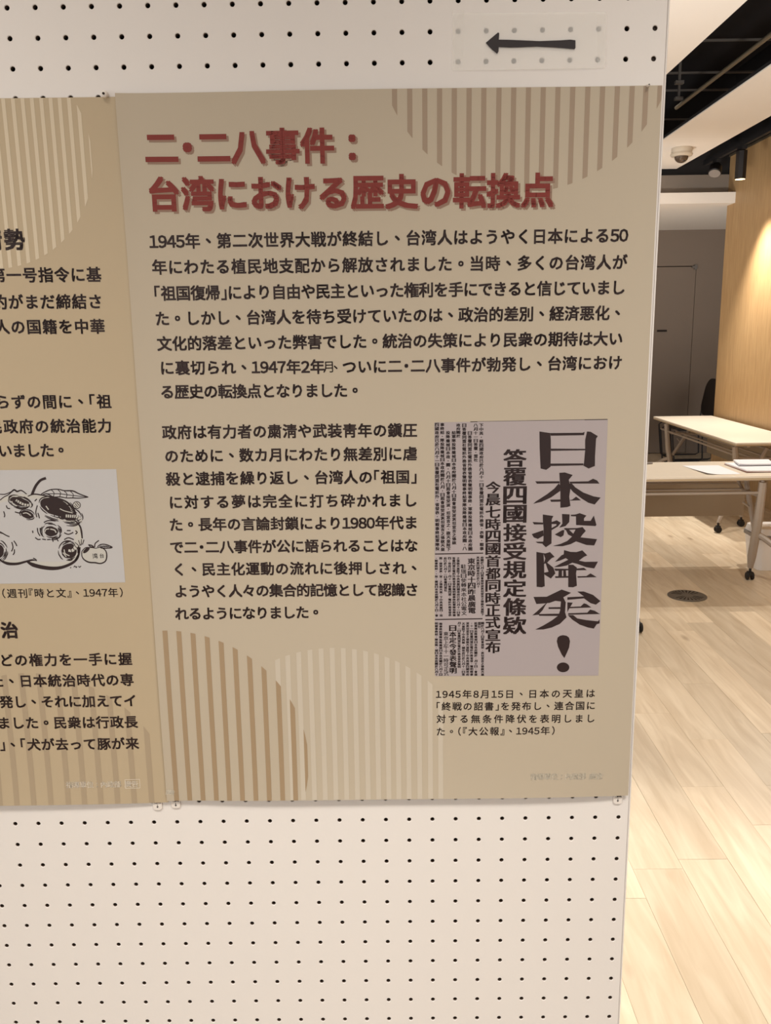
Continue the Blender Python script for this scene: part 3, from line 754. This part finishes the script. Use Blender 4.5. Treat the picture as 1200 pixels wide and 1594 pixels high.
BIG_A = [[(155, 92), (290, 112), (297, 200), (297, 320), (293, 530), (240, 568), (170, 552), (158, 300)], [(290, 112), (690, 108), (716, 97), (708, 138), (295, 145)],
         [(295, 305), (725, 308), (725, 325), (300, 332)], [(292, 490), (700, 488), (700, 512), (292, 520)], [(745, 92), (790, 96), (880, 150), (858, 180), (845, 400), (843, 520), (765, 552), (700, 515), (708, 480), (722, 320), (722, 200)],
         [(402, 605), (470, 600), (568, 632), (520, 690), (540, 800), (525, 900), (540, 1015), (500, 1030), (415, 1038), (415, 850), (410, 750)], [(103, 710), (405, 710), (405, 735), (125, 740)],
         [(525, 715), (760, 710), (820, 678), (870, 700), (900, 738), (540, 738)], [(395, 735), (412, 760), (412, 830), (300, 910), (180, 965), (80, 988), (110, 960), (250, 870), (340, 800)],
         [(500, 730), (560, 740), (600, 785), (700, 850), (830, 898), (915, 912), (840, 998), (760, 975), (680, 925), (570, 840), (530, 790)], [(288, 938), (416, 935), (416, 962), (300, 965)], [(535, 942), (560, 938), (610, 900), (670, 945), (535, 950)],
         [(197, 1122), (328, 1140), (308, 1180), (305, 1480), (235, 1528), (195, 1490), (205, 1440), (207, 1300), (198, 1200)], [(70, 1215), (200, 1222), (200, 1245), (90, 1245)],
         [(306, 1215), (370, 1193), (420, 1225), (385, 1270), (306, 1316), (306, 1290), (366, 1256), (366, 1240), (306, 1240)], [(60, 1365), (203, 1316), (206, 1385), (135, 1425), (85, 1405)], [(108, 1460), (207, 1458), (204, 1485), (130, 1475)],
         [(435, 1115), (530, 1120), (525, 1215), (480, 1265), (400, 1285), (440, 1235)], [(545, 1125), (600, 1122), (655, 1105), (738, 1135), (708, 1170), (708, 1200), (790, 1200), (830, 1135), (862, 1250), (850, 1265), (610, 1252), (608, 1145), (545, 1142)],
         [(472, 1290), (500, 1290), (575, 1360), (612, 1292), (690, 1278), (730, 1325), (690, 1370), (665, 1405), (870, 1428), (835, 1505), (740, 1500), (610, 1455), (540, 1490), (440, 1515), (322, 1512), (420, 1485), (500, 1450), (560, 1395), (510, 1370)],
         [(345, 1370), (440, 1315), (465, 1315), (455, 1380), (420, 1403)], [(460, 1292), (620, 1290), (618, 1308), (470, 1312)]]
BIG_B = [[(115, 70), (200, 85), (208, 200), (210, 325), (216, 485), (180, 498), (118, 492)], [(198, 85), (225, 88), (280, 72), (335, 130), (300, 145), (240, 205), (205, 215), (222, 150)],
         [(225, 200), (245, 200), (320, 260), (345, 330), (290, 392), (214, 345), (208, 322), (262, 310), (240, 250)],
         [(450, 48), (530, 70), (600, 72), (670, 50), (730, 112), (690, 130), (630, 175), (700, 190), (860, 188), (815, 270), (720, 255), (610, 215), (550, 200), (480, 235), (400, 250), (325, 255), (400, 215), (500, 165), (470, 145), (400, 175), (338, 190), (420, 110), (445, 100)],
         [(330, 272), (502, 275), (502, 292), (345, 300)], [(385, 285), (425, 285), (425, 370), (380, 370)], [(440, 285), (470, 285), (478, 370), (440, 370)], [(340, 365), (502, 362), (502, 382), (345, 385)],
         [(500, 225), (560, 226), (605, 260), (595, 330), (605, 480), (560, 498), (500, 495)], [(600, 272), (690, 262), (725, 290), (602, 292)], [(610, 365), (720, 362), (770, 330), (845, 375), (615, 382)],
         [(80, 615), (250, 612), (330, 580), (352, 660), (240, 692), (220, 722), (190, 775), (140, 830), (65, 838), (110, 800), (230, 692), (115, 700)],
         [(240, 612), (420, 525), (535, 565), (440, 620), (470, 680), (462, 800), (480, 862), (400, 940), (300, 985), (200, 1008), (100, 1010), (200, 960), (300, 900), (380, 840), (402, 780), (412, 670), (345, 662), (262, 690)],
         [(490, 618), (620, 612), (690, 608), (610, 550), (685, 548), (800, 590), (890, 665), (835, 708), (770, 690), (690, 632), (490, 650)], [(490, 680), (555, 685), (510, 760), (490, 800)], [(515, 735), (650, 730), (690, 692), (720, 700), (780, 742), (515, 752)],
         [(500, 812), (730, 805), (765, 768), (820, 782), (885, 822), (500, 830)], [(262, 740), (404, 738), (404, 760), (262, 760)], [(140, 822), (398, 817), (390, 845), (150, 843)],
         [(495, 835), (560, 835), (610, 875), (720, 895), (860, 910), (880, 885), (880, 935), (845, 945), (810, 998), (740, 985), (640, 950), (550, 890)],
         [(362, 1150), (372, 1105), (400, 1085), (437, 1077), (480, 1085), (508, 1105), (522, 1150), (510, 1230), (480, 1300), (453, 1355), (420, 1310), (378, 1220)],
         [(438 + 76 * cos(a), 1467 + 59 * sin(a)) for a in [2 * pi * k / 20 for k in range(20)]]]
p = Print(depthR, .00030)
for q in BIG_A: p.poly_px([fa(*t) for t in q])
for q in BIG_B: p.poly_px([fb(*t) for t in q])
p.column('答覆四國接受規定條欵', (801.5, 698.5), (801, 988), 34, bold=.032, fill=.93, res=2)
p.column('今晨七時四國首都同時正式宣布', (767.5, 749), (767, 1017), 22, bold=.03, fill=.93, res=2)
p.build('headline_text', 'clipink', clip)
# small print of the clipping
p = Print(depthR, .00024)
SRC = '日本政府關於八月十日照會接受波茨坦宣言之條欵天皇陛下中英美蘇四國政府已於八月十一日答覆同盟社電訊外務省發表聲明戰事終結軍隊投降繳械'
rng = random.Random(3)
def filler(n, dots=.06):
    s0 = rng.randrange(len(SRC)); return ''.join('・' if rng.random() < dots else SRC[(s0 + i) % len(SRC)] for i in range(n))
for cx, y0, y1 in [(680, 658, 857), (688.3, 658, 858), (697.3, 670.5, 858), (706.2, 670.5, 848), (713.3, 659, 681.5), (722.5, 659, 857), (731.2, 671, 857.5), (740.3, 659, 719), (749, 659, 857)]:
    n = max(3, round((y1 - y0) / 6.15)); p.column(filler(n), (cx, y0), (cx + .8 * (y1 - y0) / 200, y1), 5.9, bold=.05, fill=.86)
for cx, y0, y1 in [(679, 867, 960), (686, 867, 960), (693, 867, 921), (699.7, 867, 959.5), (706.4, 867, 959.5), (713, 867, 959.5), (743.8, 866, 915), (750.3, 866, 958.5)]:
    n = round((y1 - y0) / 4.1); p.column(filler(n), (cx, y0), (cx + .6, y1), 4.5, bold=.05, fill=.88)
for cx, y0, y1 in [(679.3, 968.5, 1052), (686, 969, 1052), (714.6, 968, 1040), (721.3, 969, 1052), (727.8, 968, 1052), (734, 968, 1052), (740.6, 968, 1052), (746, 968, 978), (751, 968, 1052)]:
    n = max(2, round((y1 - y0) / 4.1)); p.column(filler(n), (cx, y0), (cx, y1), 4.5, bold=.05, fill=.88)
p.column('東京時十四昨晨廣電', (733.6, 868.5), (734.6, 955), 11, bold=.04, fill=.92)
p.column('駐瑞日使轉來本社公電文', (721.3, 878), (722.3, 958), 8.2, bold=.02, fill=.9)
p.column('日本定今發表聲明', (704.6, 973), (705.3, 1048.5), 10.3, bold=.04, fill=.92)
p.column('東京上午十一時可正式', (694, 983), (694.5, 1052), 7.4, bold=.02, fill=.9)
for a, b_ in (((677, 862.3), (752, 861)), ((677, 964.3), (751, 963))): p.ribbon([a, b_], 1.7)
p.ribbon([(732, 656.6), (945.5, 652.8)], [1.2, 1.2])
p.build('small_print', 'clipink', clip)

# cartoon of the apple
tn = Print(depthL, .00014); grid_quad(tn, (-95, 732.5), (181, 730.3), (195, 906.5), (-88, 909.5)); cart = tn.build('cartoon_picture', 'toon', PL, 'black ink apple cartoon on pale grey ground')
p = Print(depthL, .00020)
outl = [(-330, 560), (-300, 430), (-200, 330), (-60, 330), (0, 322), (60, 285), (150, 262), (290, 270), (420, 285), (560, 310), (650, 350), (705, 420), (712, 500), (745, 560), (765, 640), (750, 760), (735, 830), (690, 900), (600, 945), (480, 955), (380, 945), (310, 915), (250, 895), (160, 915), (70, 912), (0, 880), (-100, 900), (-230, 860), (-320, 700)]
q = [Bd(*fc(*t), depthL) for t in outl]; p.addxy(q, [tuple(t) for t in tessellate_polygon([[Vector((x, z, 0)) for x, z in q]])])
ap2 = [(765, 800), (800, 765), (860, 765), (895, 770), (940, 762), (985, 790), (998, 840), (985, 890), (940, 912), (890, 905), (830, 900), (785, 875), (765, 840)]
p.poly_px([fc(*t) for t in ap2]); p.build('apple_fill', 'toonapple', cart)
p = Print(depthL, .00026); R = lambda pts, w: p.ribbon(pts, w, fc)
R([(0, 880), (70, 912), (160, 915), (240, 895), (300, 880), (335, 885)], [2.5, 4.5, 4, 3.2, 2, .6]); R([(255, 895), (310, 925), (400, 948), (500, 958), (590, 945), (680, 905), (730, 850), (745, 760)], [2, 6, 6, 5.5, 4.5, 4, 3, 2])
R([(690, 500), (745, 560), (762, 620), (768, 680)], [1, 1.8, 2, 1.5]); R([(745, 765), (735, 830), (700, 890)], [2.5, 3, 3.5])
R([(430, 115), (380, 135), (340, 180), (315, 230), (300, 270)], [4, 4, 4.2, 4.2, 4.5]); R([(0, 322), (40, 290), (80, 270), (130, 225), (160, 240), (200, 230), (250, 265)], [1, 1, 1, 1.8, 1.8, 1.3, 1]); R([(0, 265), (50, 265), (110, 240), (140, 222)], 1)
R([(260, 285), (320, 265), (400, 275), (520, 300), (600, 325), (650, 360), (690, 410), (708, 450)], [1, 1.4, 1.4, 2, 2.5, 3, 3.2, 2.5])
R([(385, 265), (430, 240), (480, 222), (550, 220), (600, 232), (680, 235), (740, 262), (825, 292)], [1, 1.2, 1.2, 1.2, 1.2, 1.6, 1.3, .8]); R([(400, 270), (440, 262), (500, 290), (560, 290), (620, 300), (680, 300), (740, 302), (825, 293)], [.8, 1.2, 1, 1.2, 1, 1.2, 1, .8])
R([(440, 262), (560, 262), (660, 275), (810, 290)], .8)
for t in ((480, 225), (540, 222), (600, 235), (660, 240)): R([t, (t[0] + 25, t[1] + 28), (t[0] + 20, t[1] + 62)], .8)
def rot(cx, cy, rx, ry, tilt=0, n=3, seed=1, gap=9):
    rg = random.Random(seed); ct_, st_ = cos(tilt), sin(tilt)
    E_ = lambda a, k: (cx + (rx + k) * cos(a) * ct_ - (ry + k) * sin(a) * st_, cy + (rx + k) * cos(a) * st_ + (ry + k) * sin(a) * ct_)
    p.poly_px([fc(*E_(2 * pi * i / 24, rg.uniform(-3, 3))) for i in range(24)])
    for j in range(n):
        a0 = rg.uniform(0, 2 * pi)
        while a0 < 7.5 + 2 * pi * 0:
            ln = rg.uniform(.7, 1.6); R([E_(a0 + ln * i / 5, gap * (j + 1) + rg.uniform(-1.5, 1.5)) for i in range(6)], [.5, 1.1, 1.3, 1.2, .9, .4]); a0 += ln + rg.uniform(.15, .6)
rot(185, 335, 95, 38, .28, 3, 1); rot(255, 455, 62, 36, .3, 1, 2); rot(520, 385, 150, 78, .35, 4, 3, 11); rot(640, 465, 88, 46, .25, 4, 9, 12)
rot(478, 612, 66, 46, .15, 3, 4, 11); rot(645, 795, 72, 70, 0, 3, 5, 9); rot(-30, 800, 66, 72, .3, 3, 6, 12)
for pts in ([(350, 580), (355, 620), (375, 655)], [(375, 580), (380, 620), (400, 650)], [(330, 670), (355, 688), (380, 686)], [(395, 684), (430, 690)], [(440, 690), (470, 688)], [(490, 680), (497, 710)], [(530, 680), (545, 705)], [(600, 625), (640, 640), (685, 622)], [(625, 605), (660, 605)], [(705, 605), (722, 622), (705, 638)],
            [(0, 615), (60, 650), (90, 662)], [(0, 625), (30, 632)], [(35, 425), (45, 460), (40, 480)], [(130, 700), (150, 730), (158, 750)], [(135, 780), (135, 810), (122, 832)], [(110, 712), (122, 760), (108, 800)], [(410, 530), (450, 512), (520, 515)], [(60, 370), (70, 395), (95, 400)],
            [(310, 862), (335, 875), (342, 890)], [(600, 690), (640, 672), (690, 690)], [(305, 605), (308, 628)], [(140, 430), (180, 440), (215, 425)], [(325, 330), (345, 310)], [(345, 480), (335, 430), (350, 370)], [(370, 490), (355, 440)]): R(pts, 1.2)
R([(655, 955), (665, 948)], 1); R([(690, 948), (700, 935), (712, 950), (720, 938)], .9); R([(735, 935), (742, 948), (758, 935)], .9)
R(ap2 + ap2[:1], [1, 1, .8, .8, .9, 1.2, 1.4, 1.4, 1.4, 1.6, 1.6, 1.4, 1.1, 1]); R([(885, 760), (890, 725), (925, 697)], 1.2)
R([(910, 758), (940, 735), (990, 735), (1050, 762), (1000, 770), (940, 768)], 1.1); R([(925, 762), (980, 752), (1040, 762)], .8); R([(825, 738), (860, 745), (880, 765)], 1.4); R([(830, 742), (845, 755), (875, 760)], 1)
for k in range(6): R([(940 + k * 15, 742), (930 + k * 15, 765)], .7)
p.poly_px([fc(808 + 34 * cos(a) * .9 - 22 * sin(a) * .4, 788 + 34 * cos(a) * -.4 + 26 * sin(a)) for a in [2 * pi * k / 16 for k in range(16)]])
p.line('湾', fc(864, 845), fc(912, 840), bold=.01); p.line('台', fc(930, 842), fc(972, 838), bold=.01)
p.poly_px([fc(717 + 38 * cos(a), 367 + 36 * sin(a)) for a in [2 * pi * k / 18 for k in range(18)]]); R([(660, 385), (690, 372)], 1.5)
p.build('ink_drawing', 'clipink', cart)
p = Print(depthL, .00034); R = lambda pts, w: p.ribbon(pts, w, fc)
p.poly_px([fc(717 + 31 * cos(a), 367 + 29 * sin(a)) for a in [2 * pi * k / 18 for k in range(18)]])
R([(615, 468), (660, 470), (710, 475), (745, 495), (757, 530)], [4.5, 4.5, 4.5, 4.5, 4]); R([(640, 790), (680, 790), (715, 745), (750, 705), (775, 700)], [3.5, 4.5, 5.5, 8, 7])
R([(150, 320), (190, 345), (230, 362), (295, 370)], [3.5, 3.5, 3.5, 3]); R([(430, 375), (455, 410)], 1.2); R([(470, 590), (510, 600), (525, 625)], 1.2); R([(560, 400), (600, 420), (680, 440)], .9); R([(540, 490), (590, 510), (660, 520)], 1.1); R([(420, 620), (430, 595), (460, 588)], 1.0)
R([(600, 780), (610, 820), (650, 840)], 1.1); R([(590, 810), (620, 850)], 1.0); R([(110, 330), (125, 360), (160, 375)], 1.1); R([(215, 445), (250, 440), (290, 465)], 1.0)
p.build('drawing_whites', 'toonapple', cart)
p = Print(depthL, .00042); R = lambda pts, w: p.ribbon(pts, w, fc)
for (a, b_) in (((632, 455), (630, 485)), ((652, 455), (650, 487)), ((672, 457), (670, 490)), ((692, 460), (690, 492)), ((715, 465), (702, 492)), ((735, 475), (718, 502)), ((755, 498), (728, 515)), ((765, 520), (740, 528)),
                ((660, 775), (672, 805)), ((680, 760), (700, 792)), ((695, 740), (722, 770)), ((712, 722), (742, 752)), ((735, 695), (750, 745)), ((762, 685), (758, 742)), ((785, 690), (770, 735)),
                ((165, 318), (158, 340)), ((185, 330), (176, 352)), ((205, 342), (198, 362)), ((228, 350), (222, 374)), ((252, 356), (248, 380)), ((275, 360), (273, 382)), ((700, 350), (730, 385)), ((715, 342), (742, 372)), ((695, 370), (715, 392))): R([a, b_], .8)
p.build('drawing_lines', 'clipink', cart)['kind'] = 'stuff'

# ------------------------------------------------------------------ arrow sheet taped to the board
film = mat('translucent_film', (250, 247, 242), .45, alpha=.42); tape = mat('clear_tape', (250, 247, 242), .25, alpha=.16)
AS = empty('arrow_sheet', (0, 0, 0), 'translucent sheet with a hand-drawn black left arrow, taped above the posters', 'sign')
flat = lambda x, z: .0006 + .0012 * max(0, sin((x - .40) * 22)) * .5
p = Print(flat, 0); grid_quad(p, (705, 21), (943.5, 19), (941, 106), (706, 110), 16); o = p.mb.build('film_sheet', film, AS, recalc=False)
p = Print(flat, .0003); grid_quad(p, (704, 16), (722, 16), (720, 108), (703, 109), 6); p.mb.build('tape_strip', tape, AS, recalc=False); p = Print(flat, .0003); grid_quad(p, (929, 23), (945, 23), (946, 99), (930, 98), 6)
p.mb.build('tape_strip', tape, AS, recalc=False)
p = Print(flat, .0006); fd = lambda x, y: (680 + x / 4, y / 4)
for pts in ([(303, 268), (380, 203), (388, 208), (385, 248), (384, 294), (383, 322), (375, 337), (340, 308)], [(384, 248), (450, 249), (520, 252), (640, 257), (770, 252), (830, 248), (862, 252), (862, 300), (855, 308), (790, 302), (740, 298), (620, 292), (500, 297), (460, 298), (384, 294)]):
    p.poly_px([fd(*t) for t in pts])
p.mb.build('drawn_arrow', M['ink'], AS, recalc=False)

# ------------------------------------------------------------------ adhesive strip tabs
def tab(px, py, w, h, label, mark=True, up=False):
    x, z = Bd(px, py); e = empty('adhesive_tab', (x, 0, z), label, 'adhesive tab')
    w /= 2
    pts = rrect(-w, -h if not up else -.02, w, .02 if not up else h, w * .75, 6)
    MB().prism(pts, 0, 1, lambda a, b_, c: (a, -.0004 - .0012 * c, b_)).build('tab_body', M['tab'], e, bevel=.0003)
    if mark:
        q = Print(lambda a, b_: .0017, .00006)
        for gx, ch in ((-.0014, '３'), (.0015, 'Ｍ')):
            v, f, bb = glyph(ch, 2); s_ = .0052; mx, my = (bb[0] + bb[2]) / 2, (bb[1] + bb[3]) / 2
            for k in (-.05, .05): q.addxy([(gx + (a - mx + k) * s_, -.0018 + (b_ - my) * s_ * .85) for a, b_ in v], f)
        q.addxy([(-.0003, -.0048), (.0003, -.0048), (.0003, -.0074), (-.0003, -.0074)], [(0, 3, 2, 1)])
        q.addxy([(-.0013, -.0070), (.0013, -.0070), (0, -.0088)], [(0, 2, 1)])
        q.mb.build('tab_print', M['ink'], e, recalc=False)
    return e
tab(243.5, 1248, .0098, .0116, 'small white adhesive tab just left of the poster seam, under the left poster')
tab(272, 1245.5, .0098, .0112, 'small white adhesive tab just right of the poster seam, under the right poster')
tab(963, 1238.5, .0098, .0116, 'small white adhesive tab under the lower right corner of the right poster')
for px, py, lb in ((163, 149, 'white push pin at the top of the seam between the posters'), (1008.5, 135, 'tiny pin above the upper right corner of the right poster')):
    x, z = Bd(px, py - 2); e = empty('push_pin', (x, 0, z), lb, 'pin')
    r_ = .0030 if px < 500 else .0014
    MB().lathe([(r_, -.0004), (r_, -.0062), (r_ * .7, -.0072), (r_ * .35, -.0074)], n=14, axis='y').build('pin_head', M['tab'], e, smooth=True)
    MB().lathe([(r_ * .38, -.0073), (r_ * .38, -.0080), (r_ * .2, -.0082)], n=10, axis='y').build('pin_centre', M['gap'], e)
print('tris', sum(len(p_.vertices) - 2 for o in bpy.data.objects if o.type == 'MESH' for p_ in o.data.polygons))
